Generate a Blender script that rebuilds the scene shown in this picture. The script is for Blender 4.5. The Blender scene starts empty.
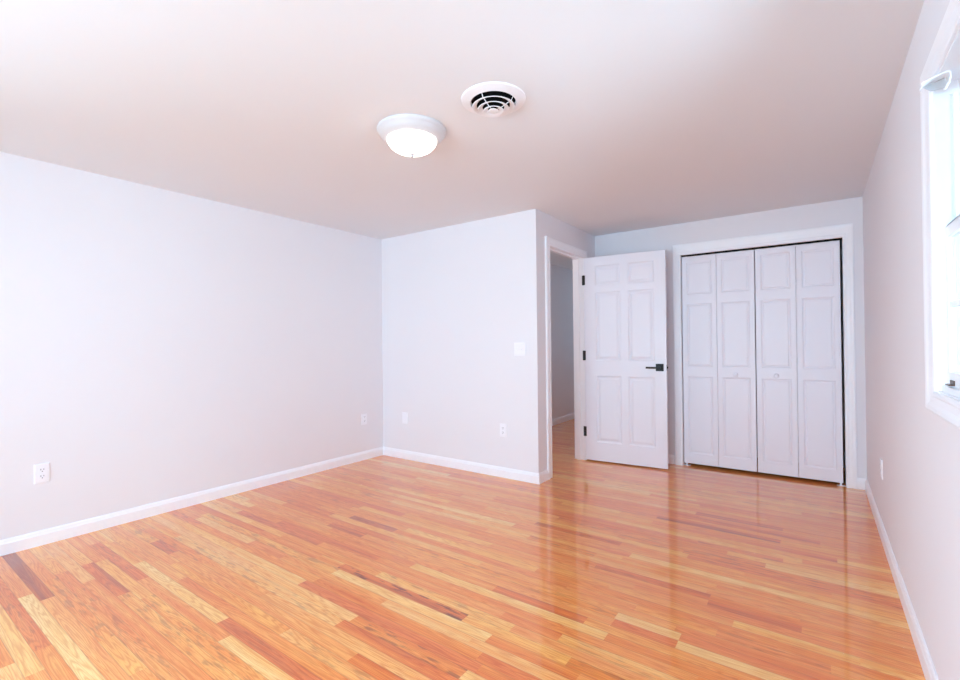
import bpy, bmesh, math, random
from mathutils import Vector, Matrix

S = bpy.context.scene
COL = S.collection
random.seed(11)

# ------------------------------------------------------------------ room measures (metres)
H = 2.44
EYE = 1.248
XL, XR = -4.007, 0.321          # left and right walls
YP = 3.675                      # facing partition wall
XC = -2.017                     # wall with the doorway
YB = 5.034                      # closet wall
Y0 = -2.60                      # wall behind the camera
YH = 9.0                        # end of the hall
XH = -3.262                     # far side of the hall
T = 0.106

# ------------------------------------------------------------------ camera
F_PX, YAW, PITCH, ROLL = 469.08, 0.6233, 0.0073, -0.0100


def cam_dir(x, y, z):
    c, s = math.cos(ROLL), math.sin(ROLL)
    x, y = c * x - s * y, s * x + c * y
    c, s = math.cos(PITCH), math.sin(PITCH)
    z, y = c * z - s * y, s * z + c * y
    c, s = math.cos(YAW), math.sin(YAW)
    return Vector((c * x - s * z, s * x + c * z, y))


cam = bpy.data.cameras.new('camera')
cam.sensor_width = 36.0
cam.sensor_fit = 'HORIZONTAL'
cam.lens = F_PX * 36.0 / 960.0
cam.clip_start = 0.02
cam_ob = bpy.data.objects.new('camera', cam)
COL.objects.link(cam_ob)
rx, ry, rz = cam_dir(1, 0, 0), cam_dir(0, 1, 0), -cam_dir(0, 0, 1)
m = Matrix((rx, ry, rz)).transposed().to_4x4()
m.translation = Vector((0, 0, EYE))
cam_ob.matrix_world = m
S.camera = cam_ob

# ------------------------------------------------------------------ view, world, daylight
S.view_settings.view_transform = 'Standard'
S.view_settings.look = 'None'
S.view_settings.gamma = 1.0
S.view_settings.use_curve_mapping = False
S.view_settings.exposure = 1.38

SKY_STRENGTH = 5.0
SKY_COLOR = (0.53, 0.79, 0.985, 1)
GROUND_COLOR = (0.535, 0.80, 0.97, 1)
world = bpy.data.worlds.new('daylight')
S.world = world
world.use_nodes = True
wnt = world.node_tree
bg = wnt.nodes['Background']
w_tc = wnt.nodes.new('ShaderNodeTexCoord')
w_sep = wnt.nodes.new('ShaderNodeSeparateXYZ')
w_ramp = wnt.nodes.new('ShaderNodeValToRGB')           # bright overcast sky; bright ground half added to light the ceiling
w_map = wnt.nodes.new('ShaderNodeMapRange')
w_map.inputs[1].default_value, w_map.inputs[2].default_value = -1.0, 1.0
w_ramp.color_ramp.elements[0].position, w_ramp.color_ramp.elements[0].color = 0.46, GROUND_COLOR
w_ramp.color_ramp.elements[1].position, w_ramp.color_ramp.elements[1].color = 0.54, SKY_COLOR
wnt.links.new(w_tc.outputs['Generated'], w_sep.inputs[0])
wnt.links.new(w_sep.outputs[2], w_map.inputs[0])
wnt.links.new(w_map.outputs[0], w_ramp.inputs[0])
wnt.links.new(w_ramp.outputs[0], bg.inputs[0])
bg.inputs[1].default_value = SKY_STRENGTH

S.cycles.max_bounces = 14
S.cycles.diffuse_bounces = 10
S.cycles.glossy_bounces = 5
S.cycles.transparent_max_bounces = 12
S.cycles.use_denoising = True
S.cycles.caustics_reflective = False
S.cycles.caustics_refractive = False
S.cycles.sample_clamp_indirect = 8.0

# window openings: visible one in the right wall; the others unseen, added for light
W1 = dict(y0=1.27, y1=2.13, z0=1.075, z1=2.085)
W2 = dict(x0=-3.10, x1=0.10, z0=0.10, z1=2.30)
W4 = dict(y0=-2.40, y1=-0.05, z0=0.40, z1=2.28)
W5 = dict(x0=-2.95, x1=-2.45, z0=1.10, z1=2.10)
W3 = dict(y0=-1.55, y1=-0.69, z0=1.075, z1=2.078)


def portal(name, loc, rot, sx, sy):
    l = bpy.data.lights.new(name, 'AREA')
    l.shape = 'RECTANGLE'
    l.size, l.size_y = sx, sy
    l.cycles.is_portal = True
    o = bpy.data.objects.new(name, l)
    o.location, o.rotation_euler = loc, rot
    COL.objects.link(o)


portal('window_portal', (XR + 0.16, (W1['y0'] + W1['y1']) / 2, (W1['z0'] + W1['z1']) / 2), (0, math.pi / 2, 0),
       W1['z1'] - W1['z0'], W1['y1'] - W1['y0'])
portal('window_portal', (XR + 0.16, (W3['y0'] + W3['y1']) / 2, (W3['z0'] + W3['z1']) / 2), (0, math.pi / 2, 0),
       W3['z1'] - W3['z0'], W3['y1'] - W3['y0'])
portal('window_portal', (XL - 0.16, (W4['y0'] + W4['y1']) / 2, (W4['z0'] + W4['z1']) / 2), (0, -math.pi / 2, 0),
       W4['z1'] - W4['z0'], W4['y1'] - W4['y0'])
portal('window_portal', ((W5['x0'] + W5['x1']) / 2, YH + 0.16, (W5['z0'] + W5['z1']) / 2), (-math.pi / 2, 0, 0),
       W5['x1'] - W5['x0'], W5['z1'] - W5['z0'])
portal('window_portal', ((W2['x0'] + W2['x1']) / 2, Y0 - 0.16, (W2['z0'] + W2['z1']) / 2), (math.pi / 2, 0, 0),
       W2['x1'] - W2['x0'], W2['z1'] - W2['z0'])
LAMP_EMIT = 1.8
ADDED_LAMP_EMIT = 11.0  # strength of the lamp added out of view in the hall


# ------------------------------------------------------------------ materials
def srgb(r, g, b):
    f = lambda c: (c / 255 / 12.92) if c / 255 <= 0.04045 else ((c / 255 + 0.055) / 1.055) ** 2.4
    return (f(r), f(g), f(b), 1)


def mat(name, color, rough=0.5, bump=0.0, bump_scale=60, metallic=0.0, coat=0.0, vary=0.0):
    mm = bpy.data.materials.new(name)
    mm.use_nodes = True
    nt = mm.node_tree
    b = nt.nodes['Principled BSDF']
    b.inputs['Base Color'].default_value = color
    b.inputs['Roughness'].default_value = rough
    b.inputs['Metallic'].default_value = metallic
    b.inputs['Coat Weight'].default_value = coat
    tc = nt.nodes.new('ShaderNodeTexCoord')
    n = nt.nodes.new('ShaderNodeTexNoise')
    n.inputs['Scale'].default_value = bump_scale
    n.inputs['Detail'].default_value = 3
    nt.links.new(tc.outputs['Object'], n.inputs['Vector'])
    if bump > 0:
        bp = nt.nodes.new('ShaderNodeBump')
        bp.inputs['Strength'].default_value = bump
        bp.inputs['Distance'].default_value = 0.002
        nt.links.new(n.outputs['Fac'], bp.inputs['Height'])
        nt.links.new(bp.outputs['Normal'], b.inputs['Normal'])
    if vary > 0:
        mx = nt.nodes.new('ShaderNodeMix')
        mx.data_type = 'RGBA'
        n2 = nt.nodes.new('ShaderNodeTexNoise')
        n2.inputs['Scale'].default_value = 2.0
        nt.links.new(tc.outputs['Object'], n2.inputs['Vector'])
        nt.links.new(n2.outputs['Fac'], mx.inputs[0])
        mx.inputs[6].default_value = tuple(c * (1 - vary) for c in color[:3]) + (1,)
        mx.inputs[7].default_value = tuple(min(1, c * (1 + vary)) for c in color[:3]) + (1,)
        nt.links.new(mx.outputs[2], b.inputs['Base Color'])
    return mm


M_WALL = mat('wall_paint', (0.80, 0.79, 0.825, 1), 0.75, 0.12, 120, vary=0.008)
M_CEIL = mat('ceiling_paint', (0.77, 0.795, 0.83, 1), 0.9, 0.15, 90, vary=0.008)
M_TRIM = mat('white_trim_paint', (0.90, 0.91, 0.95, 1), 0.35, 0.03, 40)
M_DOOR = mat('white_door_paint', (0.83, 0.83, 0.90, 1), 0.38, 0.04, 70)
M_VINYL = mat('white_vinyl', (0.86, 0.88, 0.92, 1), 0.3)
M_PLATE = mat('white_plastic', (0.88, 0.88, 0.93, 1), 0.3)
M_SLOT = mat('dark_slot', (0.06, 0.06, 0.07, 1), 0.6)
M_BLACK = mat('black_metal', (0.006, 0.005, 0.006, 1), 0.55)
M_BROWN = mat('bronze_metal', (0.10, 0.05, 0.035, 1), 0.4, metallic=0.3)
M_STEEL = mat('steel', (0.6, 0.6, 0.62, 1), 0.35, metallic=0.9)
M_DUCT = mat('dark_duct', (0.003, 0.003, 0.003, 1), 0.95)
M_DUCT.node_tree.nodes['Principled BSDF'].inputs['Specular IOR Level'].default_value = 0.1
M_PAN = mat('lamp_pan_enamel', (0.66, 0.65, 0.67, 1), 0.4)
M_FIXT = mat('white_enamel', (0.82, 0.82, 0.85, 1), 0.35)


def lamp_mat(name, strength):
    mm = bpy.data.materials.new(name)
    mm.use_nodes = True
    b = mm.node_tree.nodes['Principled BSDF']
    b.inputs['Base Color'].default_value = (0.9, 0.9, 0.9, 1)
    b.inputs['Roughness'].default_value = 0.3
    b.inputs['Emission Color'].default_value = (1.0, 0.93, 0.88, 1)
    b.inputs['Emission Strength'].default_value = strength
    return mm


M_LAMP = lamp_mat('lit_frosted_glass', LAMP_EMIT)
M_ADDED_LAMP = lamp_mat('added_lamp_glow', ADDED_LAMP_EMIT)


def glass_mat():
    mm = bpy.data.materials.new('window_glass')
    mm.use_nodes = True
    nt = mm.node_tree
    nt.nodes.clear()
    out = nt.nodes.new('ShaderNodeOutputMaterial')
    mix = nt.nodes.new('ShaderNodeMixShader')
    tr = nt.nodes.new('ShaderNodeBsdfTransparent')
    gl = nt.nodes.new('ShaderNodeBsdfGlossy')
    gl.inputs['Roughness'].default_value = 0.02
    fr = nt.nodes.new('ShaderNodeFresnel')
    fr.inputs['IOR'].default_value = 1.35
    nt.links.new(fr.outputs[0], mix.inputs[0])
    nt.links.new(tr.outputs[0], mix.inputs[1])
    nt.links.new(gl.outputs[0], mix.inputs[2])
    nt.links.new(mix.outputs[0], out.inputs[0])
    return mm


M_GLASS = glass_mat()


def floor_mat():
    """Varnished red-oak strips: every strip carries its own tone and seed, the grain is procedural."""
    mm = bpy.data.materials.new('oak_strip_floor')
    mm.use_nodes = True
    nt = mm.node_tree
    N, L = nt.nodes.new, nt.links.new
    b = nt.nodes['Principled BSDF']

    def val(op, a, c=None, clamp=False):
        nd = N('ShaderNodeMath')
        nd.operation = op
        nd.use_clamp = clamp
        for i, v in enumerate((a, c)):
            if v is None:
                continue
            if isinstance(v, (int, float)):
                nd.inputs[i].default_value = v
            else:
                L(v, nd.inputs[i])
        return nd.outputs[0]

    def mixc(fac, a, c, blend='MIX'):
        nd = N('ShaderNodeMix')
        nd.data_type = 'RGBA'
        nd.blend_type = blend
        for sock, v in ((nd.inputs[0], fac), (nd.inputs[6], a), (nd.inputs[7], c)):
            if isinstance(v, (int, float, tuple)):
                sock.default_value = v
            else:
                L(v, sock)
        return nd.outputs[2]

    tone = N('ShaderNodeAttribute')
    tone.attribute_name = 'tone'
    seed = N('ShaderNodeAttribute')
    seed.attribute_name = 'seed'
    across = N('ShaderNodeUVMap')
    across.uv_map = 'strip'
    sep = N('ShaderNodeSeparateXYZ')
    L(across.outputs[0], sep.inputs[0])
    u, v = sep.outputs[0], sep.outputs[1]          # metres along, 0..1 across
    sd = seed.outputs['Fac']
    # grain coordinates
    comb = N('ShaderNodeCombineXYZ')
    L(val('MULTIPLY', u, 1.0), comb.inputs[0])
    L(val('MULTIPLY', v, 0.0585), comb.inputs[1])
    L(val('MULTIPLY', sd, 37.0), comb.inputs[2])
    mp = N('ShaderNodeMapping')
    mp.inputs['Scale'].default_value = (1.3, 26.0, 1.0)
    L(comb.outputs[0], mp.inputs[0])
    # cathedral figure: rings of a distorted field
    n1 = N('ShaderNodeTexNoise')
    n1.inputs['Scale'].default_value = 1.0
    n1.inputs['Detail'].default_value = 1.5
    n1.inputs['Roughness'].default_value = 0.45
    L(mp.outputs[0], n1.inputs['Vector'])
    rings = val('SINE', val('MULTIPLY', n1.outputs['Fac'], 95.0))
    rings = val('MULTIPLY', val('ADD', rings, 1.0), 0.5)
    rings = val('POWER', rings, 2.0)
    # fine pores
    mp2 = N('ShaderNodeMapping')
    mp2.inputs['Scale'].default_value = (9.0, 420.0, 1.0)
    L(comb.outputs[0], mp2.inputs[0])
    n2 = N('ShaderNodeTexNoise')
    n2.inputs['Scale'].default_value = 1.0
    n2.inputs['Detail'].default_value = 2.0
    L(mp2.outputs[0], n2.inputs['Vector'])
    # broad streaks along each strip
    mp3 = N('ShaderNodeMapping')
    mp3.inputs['Scale'].default_value = (1.3, 26.0, 1.0)
    L(comb.outputs[0], mp3.inputs[0])
    n3 = N('ShaderNodeTexNoise')
    n3.inputs['Scale'].default_value = 1.0
    n3.inputs['Detail'].default_value = 2.0
    L(mp3.outputs[0], n3.inputs['Vector'])

    t = val('ADD', tone.outputs['Fac'], val('MULTIPLY', val('SUBTRACT', n3.outputs['Fac'], 0.5), 0.70))
    ramp = N('ShaderNodeValToRGB')
    cr = ramp.color_ramp
    stops = [(0.0, FLOOR_TONES[0]), (0.22, FLOOR_TONES[1]), (0.45, FLOOR_TONES[2]), (0.68, FLOOR_TONES[3]), (1.0, FLOOR_TONES[4])]
    cr.elements[0].position, cr.elements[0].color = stops[0]
    cr.elements[1].position, cr.elements[1].color = stops[-1]
    for p_, c_ in stops[1:-1]:
        e = cr.elements.new(p_)
        e.color = c_
    L(t, ramp.inputs[0])
    # hue drift between pink and yellow per strip
    drift = N('ShaderNodeTexWhiteNoise')
    drift.noise_dimensions = '1D'
    L(val('MULTIPLY', sd, 91.7), drift.inputs['W'])
    c0 = mixc(val('MULTIPLY', drift.outputs[0], 0.35), ramp.outputs[0], srgb(238, 140, 90), 'MIX')
    c0 = mixc(val('MULTIPLY', val('SUBTRACT', 1.0, rings), 0.0), c0, c0)
    dark = mixc(1.0, c0, (0.80, 0.58, 0.42, 1), 'MULTIPLY')
    c1 = mixc(val('MULTIPLY', rings, 0.85), c0, dark)
    pores = val('MULTIPLY', val('GREATER_THAN', n2.outputs['Fac'], 0.55), 0.6)
    c2 = mixc(pores, c1, dark)
    # knots and mineral streaks on strips flagged so
    flag = N('ShaderNodeAttribute')
    flag.attribute_name = 'knot'
    mp4 = N('ShaderNodeMapping')
    mp4.inputs['Scale'].default_value = (9.0, 55.0, 1.0)
    L(comb.outputs[0], mp4.inputs[0])
    n4 = N('ShaderNodeTexNoise')
    n4.inputs['Scale'].default_value = 1.0
    n4.inputs['Detail'].default_value = 3.0
    L(mp4.outputs[0], n4.inputs['Vector'])
    kn = val('MULTIPLY', val('MULTIPLY', val('SUBTRACT', n4.outputs['Fac'], 0.53), 9.0, True), flag.outputs['Fac'])
    c3 = mixc(kn, c2, srgb(128, 62, 40))
    # seams between strips
    edge = val('MINIMUM', v, val('SUBTRACT', 1.0, v))
    seam = val('SUBTRACT', 1.0, val('MULTIPLY', edge, 24.0, True), True)
    c4 = mixc(val('MULTIPLY', seam, 0.38), c3, srgb(140, 76, 46))
    L(c4, b.inputs['Base Color'])
    b.inputs['Roughness'].default_value = 0.30
    b.inputs['Specular IOR Level'].default_value = 0.2
    b.inputs['Coat Weight'].default_value = 1.0
    b.inputs['Coat Roughness'].default_value = 0.06
    bp = N('ShaderNodeBump')
    bp.inputs['Strength'].default_value = 0.10
    bp.inputs['Distance'].default_value = 0.001
    L(val('ADD', val('MULTIPLY', rings, 0.4), val('MULTIPLY', seam, -2.0)), bp.inputs['Height'])
    L(bp.outputs[0], b.inputs['Normal'])
    # gentle cupping in the varnish
    tc = N('ShaderNodeTexCoord')
    mp5 = N('ShaderNodeMapping')
    mp5.inputs['Scale'].default_value = (1.5, 18.0, 1.0)
    L(tc.outputs['Object'], mp5.inputs[0])
    n5 = N('ShaderNodeTexNoise')
    n5.inputs['Scale'].default_value = 1.0
    L(mp5.outputs[0], n5.inputs['Vector'])
    bp2 = N('ShaderNodeBump')
    bp2.inputs['Strength'].default_value = 0.10
    bp2.inputs['Distance'].default_value = 0.004
    L(n5.outputs['Fac'], bp2.inputs['Height'])
    L(bp2.outputs[0], b.inputs['Coat Normal'])
    return mm


FLOOR_TONES = [srgb(166, 80, 42), srgb(230, 120, 46), srgb(244, 154, 70), srgb(252, 186, 98), srgb(255, 214, 140)]
M_FLOOR = floor_mat()


# ------------------------------------------------------------------ mesh helpers
class MB:
    def __init__(self):
        self.v, self.f, self.mi = [], [], []

    def add(self, verts, faces, mi=0):
        n = len(self.v)
        self.v += [tuple(p) for p in verts]
        self.f += [tuple(i + n for i in q) for q in faces]
        self.mi += [mi] * len(faces)

    def box(self, a, b, mi=0):
        x0, y0, z0 = (min(a[i], b[i]) for i in range(3))
        x1, y1, z1 = (max(a[i], b[i]) for i in range(3))
        self.add([(x0, y0, z0), (x1, y0, z0), (x1, y1, z0), (x0, y1, z0), (x0, y0, z1), (x1, y0, z1), (x1, y1, z1), (x0, y1, z1)],
                 [(0, 3, 2, 1), (4, 5, 6, 7), (0, 1, 5, 4), (1, 2, 6, 5), (2, 3, 7, 6), (3, 0, 4, 7)], mi)
        return self

    def lathe(self, prof, n=48, mi=0, center=(0, 0, 0), axis='z', closed=False):
        vs, fs = [], []
        for r, h in prof:
            for k in range(n):
                a = 2 * math.pi * k / n
                c, s = r * math.cos(a), r * math.sin(a)
                p = {'z': (c, s, h), 'y': (c, h, s), 'x': (h, c, s)}[axis]
                vs.append(tuple(p[i] + center[i] for i in range(3)))
        m_ = len(prof)
        for i in range(m_ if closed else m_ - 1):
            j = (i + 1) % m_
            for k in range(n):
                k2 = (k + 1) % n
                fs.append((i * n + k, i * n + k2, j * n + k2, j * n + k))
        if not closed:
            for i in (0, m_ - 1):
                if prof[i][0] > 1e-6:
                    fs.append(tuple(range(i * n, i * n + n)))
        self.add(vs, fs, mi)
        return self

    def map(self, fn):
        self.v = [tuple(fn(*p)) for p in self.v]
        return self

    def build(self, name, mats, parent=None, smooth=False, bevel=0.0, angle=35):
        me = bpy.data.meshes.new(name)
        me.from_pydata(self.v, [], self.f)
        mats = mats if isinstance(mats, (list, tuple)) else [mats]
        for q in mats:
            me.materials.append(q)
        me.polygons.foreach_set('material_index', self.mi)
        bm = bmesh.new()
        bm.from_mesh(me)
        bmesh.ops.remove_doubles(bm, verts=bm.verts, dist=1e-6)
        bmesh.ops.recalc_face_normals(bm, faces=bm.faces)
        bm.to_mesh(me)
        bm.free()
        o = bpy.data.objects.new(name, me)
        COL.objects.link(o)
        if parent:
            o.parent = parent
        if smooth:
            me.polygons.foreach_set('use_smooth', [True] * len(me.polygons))
            me.set_sharp_from_angle(angle=math.radians(angle))
        if bevel > 0:
            md = o.modifiers.new('soft_edges', 'BEVEL')
            md.width, md.segments, md.limit_method = bevel, 2, 'ANGLE'
        return o


def tag(o, label, cat, group=None, kind=None):
    o['label'], o['category'] = label, cat
    if group:
        o['group'] = group
    if kind:
        o['kind'] = kind
    return o


def empty(name, loc=(0, 0, 0), rz=0.0):
    o = bpy.data.objects.new(name, None)
    o.empty_display_size = 0.1
    o.location, o.rotation_euler = loc, (0, 0, rz)
    COL.objects.link(o)
    return o


def copy_tree(o, parent=None):
    c = o.copy()
    COL.objects.link(c)
    c.parent = parent
    for ch in list(o.children):
        copy_tree(ch, c)
    return c


def structure(o, label, cat):
    return tag(o, label, cat, kind='structure')


# ------------------------------------------------------------------ floor of strips
ROW_W, ROW_PHASE = 0.0585, 0.61
# strips picked out by eye: row, from x, to x, tone, knotty
PICKED = [
    (0, -4.1, -3.126, 0.02, 0), (-1, -3.25, -1.9, 0.98, 0), (4, -3.43, -2.86, 0.22, 0.2), (6, -3.74, -2.96, 0.27, 0.3),
    (10, -3.46, -3.18, 0.12, 0.4), (7, -3.2, -2.21, 0.86, 0), (7, -2.21, -1.05, 0.20, 0.15), (6, -2.07, -0.9, 0.93, 0),
    (14, -2.93, -2.215, 0.84, 0), (14, -2.215, -1.07, 0.26, 0), (13, -2.6, -1.73, 0.86, 0), (13, -1.73, -1.1, 0.4, 0.6),
    (17, -2.17, -1.145, 0.90, 0), (18, -2.2, -1.317, 0.24, 1.0), (23, -1.35, -0.86, 0.24, 0), (25, -0.76, -0.486, 0.99, 0),
    (24, -0.755, -0.486, 0.20, 0), (24, -0.486, 0.1, 1.0, 0), (32, -1.02, -0.44, 0.20, 0.3), (31, -0.44, -0.07, 0.22, 0),
    (48, -0.94, -0.2, 0.12, 0), (52, -0.73, -0.2, 0.14, 0), (20, -3.55, -2.55, 0.2, 0.2), (27, -2.76, -2.31, 0.1, 0.3),
    (24, -2.77, -2.42, 0.15, 0.2), (-4, -2.6, -1.6, 0.85, 0), (2, -2.9, -1.9, 0.5, 0.3), (9, -1.9, -1.2, 0.75, 0.3),
    (16, -1.2, -0.5, 0.8, 0), (20, -0.9, -0.2, 0.75, 0.3), (38, -1.6, -1.0, 0.25, 0.4),
]


def build_floor():
    verts, faces, tones, seeds, knots, uvs = [], [], [], [], [], []
    x_lo, x_hi = XL - T, XR + T
    k0 = int(math.floor((Y0 - T - ROW_PHASE) / ROW_W))
    k1 = int(math.ceil((YH + T - ROW_PHASE) / ROW_W))
    rnd = random.Random(5)

    def strip(k, xa, xb, tone, knot):
        n = len(verts)
        y0, y1 = ROW_PHASE + k * ROW_W, ROW_PHASE + (k + 1) * ROW_W
        verts.extend([(xa, y0, 0), (xb, y0, 0), (xb, y1, 0), (xa, y1, 0)])
        faces.append((n, n + 1, n + 2, n + 3))
        tones.append(tone)
        seeds.append(rnd.random())
        knots.append(knot)
        uvs.extend([(xa, 0), (xb, 0), (xb, 1), (xa, 1)])

    for k in range(k0, k1):
        picks = sorted([q for q in PICKED if q[0] == k], key=lambda q: q[1])
        x = x_lo
        for q in picks + [None]:
            stop = q[1] if q else x_hi
            while x < stop - 1e-4:
                ln = rnd.choice((0.4, 0.6, 0.8, 1.0, 1.2, 1.5)) * rnd.uniform(0.85, 1.15)
                xe = x + ln
                if stop - xe < 0.2:
                    xe = stop
                r = rnd.random()
                tone = rnd.gauss(0.52, 0.10) if r < 0.80 else (rnd.uniform(0.25, 0.38) if r < 0.90 else rnd.uniform(0.70, 0.90))
                strip(k, x, xe, tone, 0.35 if rnd.random() < 0.12 else 0.0)
                x = xe
            if q:
                strip(k, max(x, q[1]), q[2], q[3], q[4])
                x = q[2]
    me = bpy.data.meshes.new('floor')
    me.from_pydata(verts, [], faces)
    for nm, data in (('tone', tones), ('seed', seeds), ('knot', knots)):
        a = me.attributes.new(nm, 'FLOAT', 'FACE')
        a.data.foreach_set('value', data)
    uv = me.uv_layers.new(name='strip')
    uv.data.foreach_set('uv', [c for p in uvs for c in p])
    me.materials.append(M_FLOOR)
    o = bpy.data.objects.new('floor', me)
    COL.objects.link(o)
    return structure(o, 'glossy honey and orange oak strip floor', 'floor')


build_floor()

# ------------------------------------------------------------------ ceiling with the round duct hole
VENT = (-1.272, 1.901)
VR = 0.118
cb = MB()
q = 0.3
vx, vy = VENT
xa, xb, ya, yb = XL - T, XR + 0.14, Y0 - T, YH + T
for (x0, x1, y0, y1) in ((xa, xb, ya, vy - q), (xa, xb, vy + q, yb), (xa, vx - q, vy - q, vy + q), (vx + q, xb, vy - q, vy + q)):
    cb.box((x0, y0, H), (x1, y1, H + 0.1))
n = 64
sq, ci = [], []
for i in range(n):
    a = 2 * math.pi * (i + 0.5) / n
    c, s = math.cos(a), math.sin(a)
    k = q / max(abs(c), abs(s))
    sq.append((vx + k * c, vy + k * s, H))
    ci.append((vx + VR * c, vy + VR * s, H))
cb.add(sq + ci, [(i, (i + 1) % n, n + (i + 1) % n, n + i) for i in range(n)])
cor = [(vx + sx * q, vy + sy * q, H) for sx, sy in ((1, 1), (-1, 1), (-1, -1), (1, -1))]
for c in cor:                                   # fill the four corner slivers
    d = sorted(range(n), key=lambda i: (sq[i][0] - c[0]) ** 2 + (sq[i][1] - c[1]) ** 2)[:2]
    cb.add([c, sq[d[0]], sq[d[1]]], [(0, 1, 2)])
structure(cb.build('ceiling', M_CEIL), 'smooth white ceiling above the empty room', 'ceiling')

# ------------------------------------------------------------------ walls
DY0, DY1, DZ = 3.925, 4.692, 2.148              # doorway
CX0, CX1, CZ = -1.115, 0.187, 2.118             # closet opening


def wall(name, boxes, label):
    b = MB()
    for a, c in boxes:
        b.box(a, c)
    return structure(b.build(name, M_WALL), label, 'wall')


wall('wall_left', [((XL - T, Y0 - T, 0), (XL, W4['y0'], H)), ((XL - T, W4['y1'], 0), (XL, YP + T, H)),
                   ((XL - T, W4['y0'], 0), (XL, W4['y1'], W4['z0'])), ((XL - T, W4['y0'], W4['z1']), (XL, W4['y1'], H))], 'long plain pale wall on the left of the room')
wall('wall_partition', [((XL, YP, 0), (XC - T, YP + T, H)), ((XC - T, YP, 0), (XC, YP + T, H))], 'short pale facing wall with the light switch')
wall('wall_doorway', [((XC - T, YP + T, 0), (XC, DY0 - 0.02, H)), ((XC - T, DY1 + 0.02, 0), (XC, YB + T, H)),
                      ((XC - T, DY0 - 0.02, DZ + 0.02), (XC, DY1 + 0.02, H))], 'narrow wall turned sideways with the open doorway')
wall('wall_closet', [((XC, YB, 0), (CX0, YB + T, H)), ((CX1, YB, 0), (XR, YB + T, H)), ((CX0, YB, CZ), (CX1, YB + T, H))],
     'pale wall around the closet doors')
WT = 0.14
wall('wall_right', [((XR, Y0 - T, 0), (XR + WT, W3['y0'], H)), ((XR, W3['y1'], 0), (XR + WT, W1['y0'], H)),
                    ((XR, W3['y0'], 0), (XR + WT, W3['y1'], W3['z0'])), ((XR, W3['y0'], W3['z1']), (XR + WT, W3['y1'], H)), ((XR, W1['y1'], 0), (XR + WT, 5.9, H)),
                    ((XR, W1['y0'], 0), (XR + WT, W1['y1'], W1['z0'])), ((XR, W1['y0'], W1['z1']), (XR + WT, W1['y1'], H))],
     'pale wall on the right with the window')
wall('wall_back', [((XL, Y0 - T, 0), (W2['x0'], Y0, H)), ((W2['x1'], Y0 - T, 0), (XR, Y0, H)),
                   ((W2['x0'], Y0 - T, 0), (W2['x1'], Y0, W2['z0'])), ((W2['x0'], Y0 - T, W2['z1']), (W2['x1'], Y0, H))],
     'pale wall behind the camera')
wall('wall_hall', [((XH - T, YP + T, 0), (XH, YH, H)), ((XH - T, YH, 0), (W5['x0'], YH + T, H)), ((W5['x1'], YH, 0), (XC, YH + T, H)),
                   ((W5['x0'], YH, 0), (W5['x1'], YH + T, W5['z0'])), ((W5['x0'], YH, W5['z1']), (W5['x1'], YH + T, H)), ((XC - T, YB + T, 0), (XC, YH, H))],
     'dim grey hall wall beyond the doorway')
wall('wall_closet_interior', [((XC, 5.78, 0), (XR, 5.9, H))], 'wall inside the closet behind the doors')

# ------------------------------------------------------------------ mouldings
CASING = [(0.0, -0.001), (0.0, 0.009), (0.006, 0.012), (0.014, 0.0125), (0.020, 0.010), (0.040, 0.0125), (0.052, 0.017), (0.064, 0.018), (0.070, 0.015), (0.070, -0.001)]


def frame_moulding(mb, a0, a1, z0, z1, fn, ks=1.0, kt=1.0, kb=None, prof=CASING, mi=0):
    """Mitred moulding round an opening a0..a1, z0..z1; fn(a, z, h) gives the point; kb None leaves the bottom open."""
    rows = []
    for w, h in prof:
        if kb is None:
            rows.append([(a0 - w * ks, z0, h), (a0 - w * ks, z1 + w * kt, h), (a1 + w * ks, z1 + w * kt, h), (a1 + w * ks, z0, h)])
        else:
            rows.append([(a0 - w * ks, z0 - w * kb, h), (a0 - w * ks, z1 + w * kt, h), (a1 + w * ks, z1 + w * kt, h), (a1 + w * ks, z0 - w * kb, h)])
    n_ = len(prof)
    vs = [fn(*p) for r in rows for p in r]
    fs = []
    segs = [(0, 1), (1, 2), (2, 3)] + ([(3, 0)] if kb is not None else [])
    for i in range(n_):
        j = (i + 1) % n_
        for s0, s1 in segs:
            fs.append((i * 4 + s0, i * 4 + s1, j * 4 + s1, j * 4 + s0))
    if kb is None:
        fs.append(tuple(i * 4 for i in range(n_)))
        fs.append(tuple(i * 4 + 3 for i in range(n_)))
    mb.add(vs, fs, mi)


BASE = [(0.0, 0.0), (0.014, 0.0), (0.014, 0.066), (0.011, 0.073), (0.009, 0.083), (0.004, 0.092), (0.0, 0.092)]


def base_run(mb, p, q_, nrm, m0=0, m1=0):
    """Baseboard from p to q_, profile out along nrm; m0/m1: +1 mitre outwards (outside corner), -1 inwards."""
    d = (Vector(q_) - Vector(p)).normalized()
    nv = Vector(nrm)
    a = [Vector(p) + nv * w - d * (w * m0) + Vector((0, 0, h)) for w, h in BASE]
    b = [Vector(q_) + nv * w + d * (w * m1) + Vector((0, 0, h)) for w, h in BASE]
    n_ = len(BASE)
    mb.add(a + b, [(i, (i + 1) % n_, n_ + (i + 1) % n_, n_ + i) for i in range(n_)] + [tuple(range(n_)), tuple(range(n_, 2 * n_))])


def baseboard(name, runs, label):
    b = MB()
    for r in runs:
        base_run(b, *r)
    return structure(b.build(name, M_TRIM), label, 'baseboard')


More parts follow.
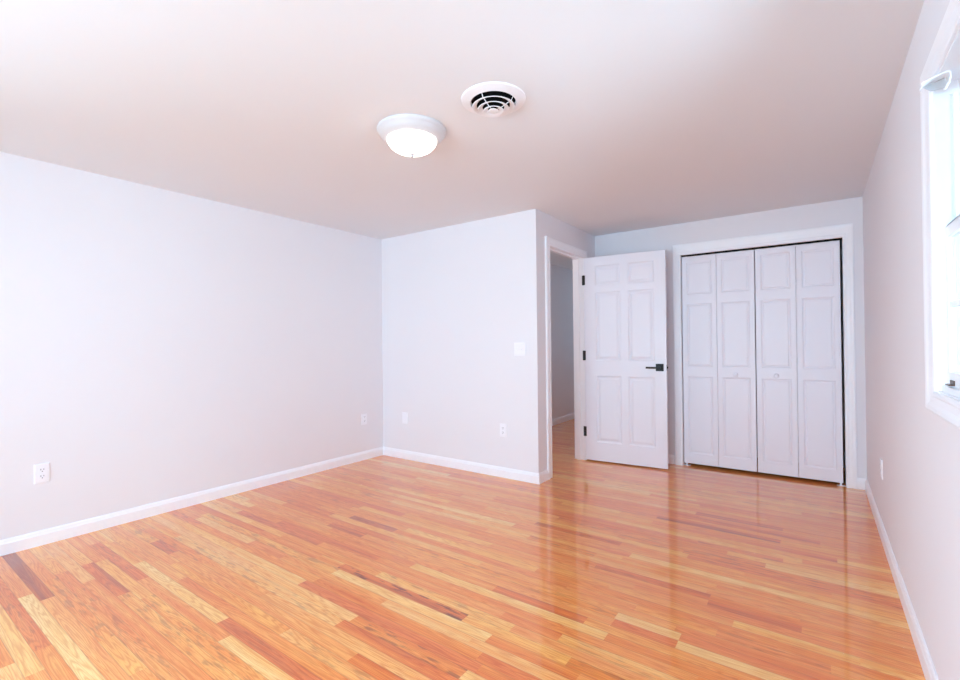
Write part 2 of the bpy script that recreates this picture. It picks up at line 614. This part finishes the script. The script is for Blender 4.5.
CO = 0.088
baseboard('baseboard_left', [((XL, Y0, 0), (XL, YP, 0), (1, 0, 0), -1, -1)], 'white baseboard along the long left wall')
baseboard('baseboard_partition', [((XL, YP, 0), (XC, YP, 0), (0, -1, 0), -1, 1)], 'white baseboard along the facing wall under the switch')
baseboard('baseboard_doorway', [((XC, YP, 0), (XC, DY0 - CO, 0), (1, 0, 0), 1, 0), ((XC, DY1 + CO, 0), (XC, YB, 0), (1, 0, 0), 0, -1)],
          'short white baseboard between the wall corner and the doorway')
baseboard('baseboard_closet', [((XC, YB, 0), (CX0 - 0.078, YB, 0), (0, -1, 0), -1, 0), ((CX1 + 0.064, YB, 0), (XR, YB, 0), (0, -1, 0), 0, -1)],
          'white baseboard pieces beside the closet casing')
baseboard('baseboard_right', [((XR, Y0, 0), (XR, YB, 0), (-1, 0, 0), -1, -1)], 'white baseboard along the right wall below the window')
baseboard('baseboard_back', [((XL, Y0, 0), (XR, Y0, 0), (0, 1, 0), -1, -1)], 'white baseboard along the wall behind the camera')
baseboard('baseboard_hall', [((XH, YP + T, 0), (XH, YH, 0), (1, 0, 0), 0, 0)], 'white baseboard at the foot of the dim hall wall')

# doorway casing, jambs and stop
tr = empty('trim_1', (XC, (DY0 + DY1) / 2, 0))
structure(tr, 'white casing and jambs of the open doorway', 'door frame')
lx, ly = tr.location.x, tr.location.y
b = MB()
frame_moulding(b, DY0, DY1, 0, DZ, lambda a, z, h: (h, a - ly, z), ks=1.25, kt=1.12)
frame_moulding(b, DY0, DY1, 0, DZ, lambda a, z, h: (-T - h, a - ly, z))
b.build('casing', M_TRIM, tr)
b = MB()
for ya_, yb_ in ((DY0 - 0.02, DY0), (DY1, DY1 + 0.02)):
    b.box((-T, ya_ - ly, 0), (0, yb_ - ly, DZ))
b.box((-T, DY0 - 0.02 - ly, DZ), (0, DY1 + 0.02 - ly, DZ + 0.02))
b.build('jamb', M_TRIM, tr)
b = MB()
sx0, sx1 = -0.085, -0.043
b.box((sx0, DY0 - ly, 0), (sx1, DY0 + 0.012 - ly, DZ))
b.box((sx0, DY1 - 0.012 - ly, 0), (sx1, DY1 - ly, DZ))
b.box((sx0, DY0 + 0.012 - ly, DZ - 0.012), (sx1, DY1 - 0.012 - ly, DZ))
b.build('stop', M_TRIM, tr)

# closet casing with head board
tr = empty('trim_2', ((CX0 + CX1) / 2, YB, 0))
structure(tr, 'white casing around the closet opening', 'door frame')
lx = tr.location.x
b = MB()
frame_moulding(b, CX0, CX1, 0, CZ, lambda a, z, h: (a - lx, -h, z), ks=1.0, kt=1.55)
b.build('casing', M_TRIM, tr)
b = MB()
b.box((CX0 - lx - 0.001, 0, 0), (CX0 - lx + 0.003, T, CZ))
b.box((CX1 - lx - 0.003, 0, 0), (CX1 - lx + 0.001, T, CZ))
b.build('jamb', M_TRIM, tr)


# ------------------------------------------------------------------ panelled doors
def panel_slab(w, z0, z1, th, panels, moulds):
    """Slab 0..w, z0..z1; front at y=0, back at y=th; panels are (x0, x1, z0, z1); moulds is [(inset, depth), ...]."""
    mb = MB()
    xs = sorted({0.0, w} | {p[i] for p in panels for i in (0, 1)})
    zs = sorted({z0, z1} | {p[i] for p in panels for i in (2, 3)})
    for y, sg in ((0.0, 1), (th, -1)):
        for i in range(len(xs) - 1):
            for j in range(len(zs) - 1):
                cx, cz = (xs[i] + xs[i + 1]) / 2, (zs[j] + zs[j + 1]) / 2
                if any(p[0] < cx < p[1] and p[2] < cz < p[3] for p in panels):
                    continue
                mb.add([(xs[i], y, zs[j]), (xs[i + 1], y, zs[j]), (xs[i + 1], y, zs[j + 1]), (xs[i], y, zs[j + 1])], [(0, 1, 2, 3)])
        for (a0, a1, c0, c1) in panels:
            rings = [[(a0 + k, y + sg * d, c0 + k), (a1 - k, y + sg * d, c0 + k), (a1 - k, y + sg * d, c1 - k), (a0 + k, y + sg * d, c1 - k)] for k, d in moulds]
            vs = [p for r in rings for p in r]
            fs = []
            for r in range(len(rings) - 1):
                for k in range(4):
                    fs.append((r * 4 + k, r * 4 + (k + 1) % 4, r * 4 + 4 + (k + 1) % 4, r * 4 + 4 + k))
            e = (len(rings) - 1) * 4
            fs.append((e, e + 1, e + 2, e + 3))
            mb.add(vs, fs)
    for xe in (0.0, w):
        for j in range(len(zs) - 1):
            mb.add([(xe, 0, zs[j]), (xe, th, zs[j]), (xe, th, zs[j + 1]), (xe, 0, zs[j + 1])], [(0, 1, 2, 3)])
    for ze in (z0, z1):
        for i in range(len(xs) - 1):
            mb.add([(xs[i], 0, ze), (xs[i + 1], 0, ze), (xs[i + 1], th, ze), (xs[i], th, ze)], [(0, 1, 2, 3)])
    return mb


MOULD = [(0.0, 0.0), (0.004, 0.0045), (0.010, 0.0075), (0.018, 0.0085), (0.024, 0.0080), (0.040, 0.0025), (0.044, 0.0020)]

# entry door, standing open a little past square
HX, HY = -1.998, 4.678
ANG = math.atan2(4.745 - 4.678, -1.192 + 2.005)
door = empty('door_1', (HX, HY, 0), ANG)
structure(door, 'white six-panel door standing open beside the closet, black lever handle', 'door')
DW = 0.812
PX = ((0.120, 0.378), (0.452, 0.704))
PZ = ((0.208, 0.898), (1.058, 1.768), (1.836, 2.046))
pan = [(a, b_, c, d) for a, b_ in PX for c, d in PZ]
panel_slab(DW, 0.014, 2.140, 0.036, pan, MOULD).build('door_slab', M_DOOR, door)
for i, zc in enumerate((0.31, 1.11, 1.905)):
    b = MB()
    b.box((-0.022, -0.003, zc - 0.05), (0.010, 0.010, zc + 0.05))
    b.lathe([(0.0065, zc - 0.052), (0.0065, zc + 0.052)], 16, center=(-0.0075, -0.001, 0))
    o = b.build('hinge', M_BLACK, door, smooth=True)
    o['label'] = 'black hinge'
for sg in (-1, 1):
    yy = 0.0 if sg < 0 else 0.036
    b = MB()
    b.box((0.714, yy, 0.960), (0.786, yy + sg * 0.009, 1.031))
    hd = b.build('door_handle', M_BLACK, door, bevel=0.002)
    hd['label'] = 'black square-rose lever handle'
    b = MB()
    b.lathe([(0.011, yy + sg * 0.009), (0.011, yy + sg * 0.05)], 20, axis='y', center=(0.752, 0, 0.994))
    b.box((0.628, yy + sg * 0.040, 0.985), (0.763, yy + sg * 0.054, 1.003))
    b.build('lever', M_BLACK, hd, bevel=0.002)
b = MB()
b.box((DW, 0.006, 0.967), (DW + 0.0015, 0.030, 1.024))
b.box((DW + 0.0015, 0.012, 0.985), (DW + 0.011, 0.024, 1.005))
b.build('latch', M_BLACK, door)

# bifold closet doors: two hinged pairs
BZ0, BZ1 = 0.026, 2.098
LEAF = 0.0
FY = YB + 0.018


def bifold(name, x0, xm, x1, knob_x, label):
    root = empty(name, (x0, FY, 0))
    structure(root, label, 'closet door')
    for a, c in ((x0, xm - 0.0015), (xm + 0.0015, x1)):
        w = c - a
        s = 0.041
        pl = [(s, w - s, 0.128, 0.897), (s, w - s, 0.996, 1.622), (s, w - s, 1.715, 2.044)]
        mb_ = panel_slab(w, BZ0, BZ1, 0.034, pl, [(0.0, 0.0), (0.005, 0.0045), (0.012, 0.0065), (0.019, 0.0065), (0.024, 0.0025), (0.028, 0.0022)])
        mb_.map(lambda x, y, z: (x + a - x0, y, z)).build('door_leaf', M_DOOR, root)
    b = MB()
    b.lathe([(0.009, 0.0), (0.009, -0.012), (0.017, -0.018), (0.019, -0.025), (0.015, -0.031), (0.0001, -0.033)], 24, axis='y', center=(knob_x - x0, 0, 0.928))
    b.build('knob', M_DOOR, root, smooth=True)
    for zc in (0.35, 1.06, 1.80):
        b = MB()
        b.lathe([(0.004, zc - 0.03), (0.004, zc + 0.03)], 12, center=(xm - x0, 0.0345, 0))
        b.build('hinge', M_STEEL, root, smooth=True)
    return root


d2 = bifold('door_2', -1.104, -0.7915, -0.4705, -0.631, 'left pair of white bifold closet doors next to the open door')
d3 = bifold('door_3', -0.4625, -0.1485, 0.1650, -0.304, 'right pair of white bifold closet doors next to the right wall')
for rt, ox in ((d2, 0.0), (d3, 0.634 - 0.045)):
    b = MB()
    b.box((ox - 0.006, -0.002, 0.0), (ox + 0.055, 0.03, 0.004))
    b.box((ox + 0.015, 0.008, 0.004), (ox + 0.030, 0.022, BZ0))
    b.build('pivot_bracket', M_PLATE, rt)
b = MB()
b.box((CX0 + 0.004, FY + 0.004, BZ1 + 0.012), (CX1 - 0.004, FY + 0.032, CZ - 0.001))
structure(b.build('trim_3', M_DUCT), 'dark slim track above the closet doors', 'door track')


# ------------------------------------------------------------------ windows
def window(name, label, fn, a0, a1, z0, z1, cols, rows, casing_k, loc, sash_d=(0.018, 0.050, 0.056, 0.086), lift=True):
    """fn(a, z, d): point on the wall plane a, z pushed d deep (outwards); the sashes sit at the depths sash_d."""
    root = empty(name, loc)
    structure(root, label, 'window')
    L = Vector(loc)
    g = lambda a, z, d: tuple(Vector(fn(a, z, d)) - L)
    bx = lambda mb, A, B: mb.box(g(*A), g(*B))
    b = MB()
    frame_moulding(b, a0, a1, z0, z1, lambda a, z, h: g(a, z, -h), *casing_k)
    b.build('casing', M_TRIM, root)
    # jamb liner: flat returns with an open balance channel each side
    b = MB()
    e = 0.010
    D = WT
    for aa, sg in ((a0, 1), (a1, -1)):
        i0, i1 = aa, aa + sg * e
        bx(b, (i0, z0 + 0.004, 0.0), (i1, z1 - 0.004, 0.037))
        bx(b, (i0, z0 + 0.004, 0.046), (i1, z1 - 0.004, 0.078))
        bx(b, (i0, z0 + 0.004, 0.086), (i1, z1 - 0.004, D))
        bx(b, (i0, z1 - 0.045, 0.037), (i1, z1 - 0.004, 0.046))
    bx(b, (a0, z0, 0.0), (a1, z0 + 0.004, D))
    bx(b, (a0, z1 - 0.004, 0.0), (a1, z1, D))
    b.build('jamb_liner', M_VINYL, root)
    b = MB()
    bx(b, (a0 + e, z0 + 0.004, 0.006), (a1 - e, z0 + 0.022, D))
    b.build('sill', M_VINYL, root)
    i0, i1 = a0 + e + 0.001, a1 - e - 0.001
    zm = z0 + 0.022 + (z1 - z0 - 0.026) * 0.497
    for nm, s0, s1, d0, d1 in (('lower_sash', z0 + 0.024, zm + 0.02, sash_d[0], sash_d[1]), ('upper_sash', zm - 0.018, z1 - 0.006, sash_d[2], sash_d[3])):
        b = MB()
        st, rb, rt_ = 0.042, (0.044 if nm == 'lower_sash' else 0.036), 0.036
        bx(b, (i0, s0, d0), (i0 + st, s1, d1))
        bx(b, (i1 - st, s0, d0), (i1, s1, d1))
        bx(b, (i0 + st, s0, d0), (i1 - st, s0 + rb, d1))
        bx(b, (i0 + st, s1 - rt_, d0), (i1 - st, s1, d1))
        sash = b.build(nm, M_VINYL, root, bevel=0.002)
        ga0, ga1, gz0, gz1 = i0 + st, i1 - st, s0 + rb, s1 - rt_
        dm = (d0 + d1) / 2
        b = MB()
        for dd in (dm - 0.006, dm + 0.006):
            b.add([g(ga0 - 0.005, gz0 - 0.005, dd), g(ga1 + 0.005, gz0 - 0.005, dd), g(ga1 + 0.005, gz1 + 0.005, dd), g(ga0 - 0.005, gz1 + 0.005, dd)], [(0, 1, 2, 3)])
        b.build('glass', M_GLASS, sash)
        b = MB()
        for c in range(1, cols):
            ac = ga0 + (ga1 - ga0) * c / cols
            bx(b, (ac - 0.008, gz0, dm - 0.012), (ac + 0.008, gz1, dm + 0.012))
        for r in range(1, rows):
            zc = gz0 + (gz1 - gz0) * r / rows
            bx(b, (ga0, zc - 0.008, dm - 0.012), (ga1, zc + 0.008, dm + 0.012))
        b.build('muntins', M_VINYL, sash)
        if nm == 'lower_sash' and lift:
            b = MB()
            for al in ((i1 - 0.09), (i0 + 0.09)):
                bx(b, (al - 0.025, s0 + 0.004, d0 - 0.003), (al + 0.025, s0 + 0.020, d0))
                bx(b, (al - 0.025, s0 + 0.004, d0 - 0.014), (al + 0.025, s0 + 0.008, d0 - 0.003))
            o = b.build('sash_lift', M_BROWN, sash)
            o['label'] = 'small dark sash lift'
    return root


window('window_1', 'white double-hung window with a divided-light sash in the right wall', lambda a, z, d: (XR + d, a, z), W1['y0'], W1['y1'], W1['z0'], W1['z1'],
       5, 2, (1.60, 1.20, 1.0), (XR, (W1['y0'] + W1['y1']) / 2, W1['z0']))
window('added_window_2', 'unseen white window added behind the camera for daylight', lambda a, z, d: (a, Y0 - d, z), W2['x0'], W2['x1'], W2['z0'], W2['z1'],
       6, 2, (1.0, 1.0, 1.0), ((W2['x0'] + W2['x1']) / 2, Y0, W2['z0']), lift=False)  # out of view, added to throw even daylight down the room

window('added_window_3', 'unseen white window added in the right wall for more daylight', lambda a, z, d: (XR + d, a, z), W3['y0'], W3['y1'], W3['z0'], W3['z1'],
       5, 2, (1.55, 1.55, 1.0), (XR, (W3['y0'] + W3['y1']) / 2, W3['z0']), lift=False)  # out of view, added to light the left wall

window('added_window_4', 'unseen white window added in the left wall to brighten the right wall', lambda a, z, d: (XL - d, a, z), W4['y0'], W4['y1'], W4['z0'], W4['z1'],
       6, 2, (1.0, 1.0, 1.0), (XL, (W4['y0'] + W4['y1']) / 2, W4['z0']), lift=False)  # out of view, added to lift the right wall and ceiling
window('added_window_5', 'unseen white window added at the end of the hall to light it', lambda a, z, d: (a, YH + d, z), W5['x0'], W5['x1'], W5['z0'], W5['z1'],
       3, 2, (1.0, 1.0, 1.0), ((W5['x0'] + W5['x1']) / 2, YH, W5['z0']), lift=False)  # out of view, added so daylight reaches the hall

# blind bracket under the head of the window, at its far end
BX, BY, BZ = 0.340, 2.05, W1['z1'] - 0.006
br = empty('blind_bracket', (BX, BY, BZ))
tag(br, 'small white open blind bracket at the top far corner of the window', 'bracket')


def strap(mb, pts, y0, y1, t):
    """A bent strip: pts in x, z; y0..y1 wide; t thick."""
    n_ = len(pts)
    nr = []
    for i in range(n_):
        p, q_ = pts[max(0, i - 1)], pts[min(n_ - 1, i + 1)]
        d = Vector((q_[0] - p[0], q_[1] - p[1])).normalized()
        nr.append(Vector((-d.y, d.x)) * t / 2)
    vs = []
    for (x, z), nn in zip(pts, nr):
        vs += [(x + nn.x, y0, z + nn.y), (x + nn.x, y1, z + nn.y), (x - nn.x, y1, z - nn.y), (x - nn.x, y0, z - nn.y)]
    fs = [(0, 1, 2, 3), tuple(4 * (n_ - 1) + k for k in range(4))]
    for i in range(n_ - 1):
        for k in range(4):
            fs.append((4 * i + k, 4 * i + (k + 1) % 4, 4 * i + 4 + (k + 1) % 4, 4 * i + 4 + k))
    mb.add(vs, fs)


b = MB()
strap(b, [(-0.058, -0.026), (-0.059, -0.020), (-0.052, -0.015), (-0.036, -0.009), (-0.016, -0.003), (-0.002, 0.000), (0.003, -0.001),
          (0.006, -0.006), (0.006, -0.020), (0.003, -0.034), (-0.003, -0.040)], -0.020, 0.024, 0.004)
b.build('strap', M_VINYL, br)
b = MB()
EP = [(-0.050, -0.018), (-0.036, -0.011), (-0.002, -0.002), (0.004, -0.018), (0.000, -0.034), (-0.034, -0.034)]
b.add([(x, 0.022, z) for x, z in EP] + [(x, 0.024, z) for x, z in EP],
      [(0, 1, 2, 3, 4, 5), (6, 7, 8, 9, 10, 11)] + [(k, (k + 1) % 6, 6 + (k + 1) % 6, 6 + k) for k in range(6)])
b.build('end_plate', M_STEEL, br)

# ------------------------------------------------------------------ ceiling lamp
lamp = empty('ceiling_lamp', (-1.822, 1.903, H))
tag(lamp, 'round white flush ceiling lamp with a lit frosted glass bowl', 'ceiling light')
b = MB()
b.lathe([(0.0001, 0.0), (0.190, 0.0), (0.192, -0.006), (0.190, -0.014), (0.183, -0.020), (0.176, -0.026), (0.172, -0.036), (0.166, -0.042),
         (0.158, -0.048), (0.146, -0.056), (0.140, -0.058), (0.132, -0.054), (0.0001, -0.050)], 72)
b.build('pan', M_PAN, lamp, smooth=True, angle=50)
b = MB()
pr = []
for i in range(17):
    a = math.pi / 2 * i / 16
    pr.append((max(0.0001, 0.137 * math.cos(a)), -0.055 - 0.076 * math.sin(a)))
b.lathe(pr, 72)
b.build('glass_bowl', M_LAMP, lamp, smooth=True, angle=80)
b = MB()
b.lathe([(0.0001, -0.129), (0.012, -0.130), (0.013, -0.135), (0.009, -0.139), (0.007, -0.146), (0.0001, -0.150)], 24)
b.build('finial', M_STEEL, lamp, smooth=True)

added_hall_lamp = copy_tree(lamp)  # second lamp, unseen, added so the hall is not black
added_hall_lamp.location = (-2.70, 4.55, H)
added_hall_lamp['label'] = 'unseen ceiling lamp added to brighten the hall just past the doorway'
for ch in added_hall_lamp.children:
    if ch.name.startswith('glass_bowl'):
        ch.data = ch.data.copy()
        ch.data.materials[0] = M_ADDED_LAMP

# ------------------------------------------------------------------ round ceiling diffuser
vent = empty('ceiling_vent', (vx, vy, H))
tag(vent, 'round white ceiling vent with concentric rings and a dark duct', 'vent')
b = MB()
b.lathe([(0.158, 0.0), (0.156, -0.006), (0.145, -0.011), (0.125, -0.015), (0.114, -0.019), (0.110, -0.017), (0.110, -0.002), (0.114, 0.0)], 72, closed=True)
b.build('flange', M_FIXT, vent, smooth=True, angle=40)
b = MB()
b.lathe([(0.112, 0.0), (0.112, 0.22), (0.0001, 0.22)], 48)
b.f.pop()   # leave the mouth of the duct open
b.mi.pop()
b.build('duct', M_DUCT, vent, smooth=True, angle=40)
for r, zl in ((0.103, -0.038), (0.075, -0.048), (0.049, -0.057)):
    b = MB()
    b.lathe([(r, zl), (r + 0.001, zl + 0.002), (r - 0.020, zl + 0.011), (r - 0.022, zl + 0.0095), (r - 0.003, zl)], 64, closed=True)
    b.build('louver_ring', M_FIXT, vent, smooth=True, angle=40)
b = MB()
b.lathe([(0.0001, -0.060), (0.014, -0.060), (0.023, -0.058), (0.025, -0.055), (0.010, -0.046), (0.0001, -0.044)], 40)
b.build('center_dish', M_FIXT, vent, smooth=True, angle=40)
for k in range(2):
    b = MB()
    for sg in (-1, 1):                          # thin wires stepping down ring by ring
        for (ra, za), (rb, zb) in (((0.111, -0.012), (0.100, -0.031)), ((0.100, -0.031), (0.073, -0.041)), ((0.073, -0.041), (0.047, -0.050)), ((0.047, -0.050), (0.014, -0.056))):
            b.add([(sg * ra, -0.0015, za), (sg * ra, 0.0015, za), (sg * rb, 0.0015, zb), (sg * rb, -0.0015, zb),
                   (sg * ra, -0.0015, za + 0.003), (sg * ra, 0.0015, za + 0.003), (sg * rb, 0.0015, zb + 0.003), (sg * rb, -0.0015, zb + 0.003)],
                  [(0, 1, 2, 3), (4, 5, 6, 7), (0, 1, 5, 4), (1, 2, 6, 5), (2, 3, 7, 6), (3, 0, 4, 7)])
    a = math.radians(4 + 90 * k)
    c, s = math.cos(a), math.sin(a)
    b.map(lambda x, y, z: (x * c - y * s, x * s + y * c, z)).build('spoke', M_FIXT, vent)


# ------------------------------------------------------------------ wall plates: local x right, y out of the wall (towards -y), z up
def plate_box(mb, w, h, d=0.006, e=0.004):
    o_, i_ = [(-w / 2, -h / 2), (w / 2, -h / 2), (w / 2, h / 2), (-w / 2, h / 2)], [(-w / 2 + e, -h / 2 + e), (w / 2 - e, -h / 2 + e), (w / 2 - e, h / 2 - e), (-w / 2 + e, h / 2 - e)]
    vs = [(x, 0, z) for x, z in o_] + [(x, -d * 0.5, z) for x, z in o_] + [(x, -d, z) for x, z in i_]
    fs = [(0, 1, 2, 3), (8, 9, 10, 11)]
    for r in (0, 4):
        for k in range(4):
            fs.append((r + k, r + (k + 1) % 4, r + 4 + (k + 1) % 4, r + 4 + k))
    mb.add(vs, fs)


def screw(parent, x, z, d=0.006):
    b = MB()
    b.lathe([(0.0035, -d), (0.003, -d - 0.001), (0.0001, -d - 0.0012)], 12, axis='y', center=(x, 0, z))
    b.build('screw', M_PLATE, parent, smooth=True)


def outlet(label):
    root = empty('outlet')
    tag(root, label, 'outlet', 'duplex outlets low on the walls')
    b = MB()
    plate_box(b, 0.076, 0.122)
    b.build('plate', M_PLATE, root)
    for zc in (-0.0205, 0.0205):
        b = MB()
        pts = []
        for i in range(32):
            a = 2 * math.pi * i / 32
            pts.append((0.0178 * math.cos(a), max(-0.0145, min(0.0145, 0.0178 * math.sin(a)))))
        vs = [(x, -0.005, zc + z) for x, z in pts] + [(x, -0.0085, zc + z) for x, z in pts]
        b.add(vs, [(i, (i + 1) % 32, 32 + (i + 1) % 32, 32 + i) for i in range(32)] + [tuple(range(32, 64))])
        y = -0.0088
        b.box((-0.0085, -0.0080, zc + 0.000), (-0.0055, y, zc + 0.010), 1)
        b.box((0.0055, -0.0080, zc + 0.001), (0.0085, y, zc + 0.009), 1)
        b.lathe([(0.0032, -0.0080), (0.0032, y)], 12, 1, axis='y', center=(0, 0, zc - 0.0075))
        b.build('receptacle', [M_PLATE, M_SLOT], root)
    screw(root, 0, 0)
    return root


o1 = outlet('white duplex outlet low on the left wall, nearest the camera')
o1.location, o1.rotation_euler = (XL, 0.795, 0.452), (0, 0, math.pi / 2)
o2 = copy_tree(o1)
o2.location = (XL, 3.402, 0.441)
o2['label'] = 'white duplex outlet on the left wall beside the far corner'
o3 = copy_tree(o1)
o3.location, o3.rotation_euler = (-2.384, YP, 0.437), (0, 0, 0)
o3['label'] = 'white duplex outlet on the facing wall below the light switch'
o4 = copy_tree(o1)
o4.location, o4.rotation_euler = (XR, 3.87, 0.436), (0, 0, -math.pi / 2)
o4['label'] = 'white outlet low on the right wall, near the closet'

bp_ = empty('wall_plate', (-3.659, YP, 0.443))
tag(bp_, 'plain white cover plate low on the facing wall near the left corner', 'cover plate')
b = MB()
plate_box(b, 0.076, 0.122)
b.build('plate', M_PLATE, bp_)
screw(bp_, 0, 0.042)
screw(bp_, 0, -0.042)

sw = empty('light_switch', (-2.197, YP, 1.190))
tag(sw, 'white double light switch on the facing wall beside the outside corner', 'light switch')
b = MB()
plate_box(b, 0.118, 0.122)
b.build('plate', M_PLATE, sw)
for xs_, up in ((-0.024, 1), (0.024, -1)):
    b = MB()
    b.box((xs_ - 0.006, -0.0062, -0.013), (xs_ + 0.006, -0.0070, 0.013))
    b.add([(xs_ - 0.0045, -0.006, -0.006), (xs_ + 0.0045, -0.006, -0.006), (xs_ + 0.0045, -0.006, 0.006), (xs_ - 0.0045, -0.006, 0.006),
           (xs_ - 0.004, -0.018, 0.006 * up - 0.004), (xs_ + 0.004, -0.018, 0.006 * up - 0.004), (xs_ + 0.004, -0.018, 0.006 * up + 0.004), (xs_ - 0.004, -0.018, 0.006 * up + 0.004)],
          [(0, 1, 5, 4), (1, 2, 6, 5), (2, 3, 7, 6), (3, 0, 4, 7), (4, 5, 6, 7)])
    b.build('toggle', M_PLATE, sw)
    for zz in (-0.030, 0.030):
        screw(sw, xs_, zz)
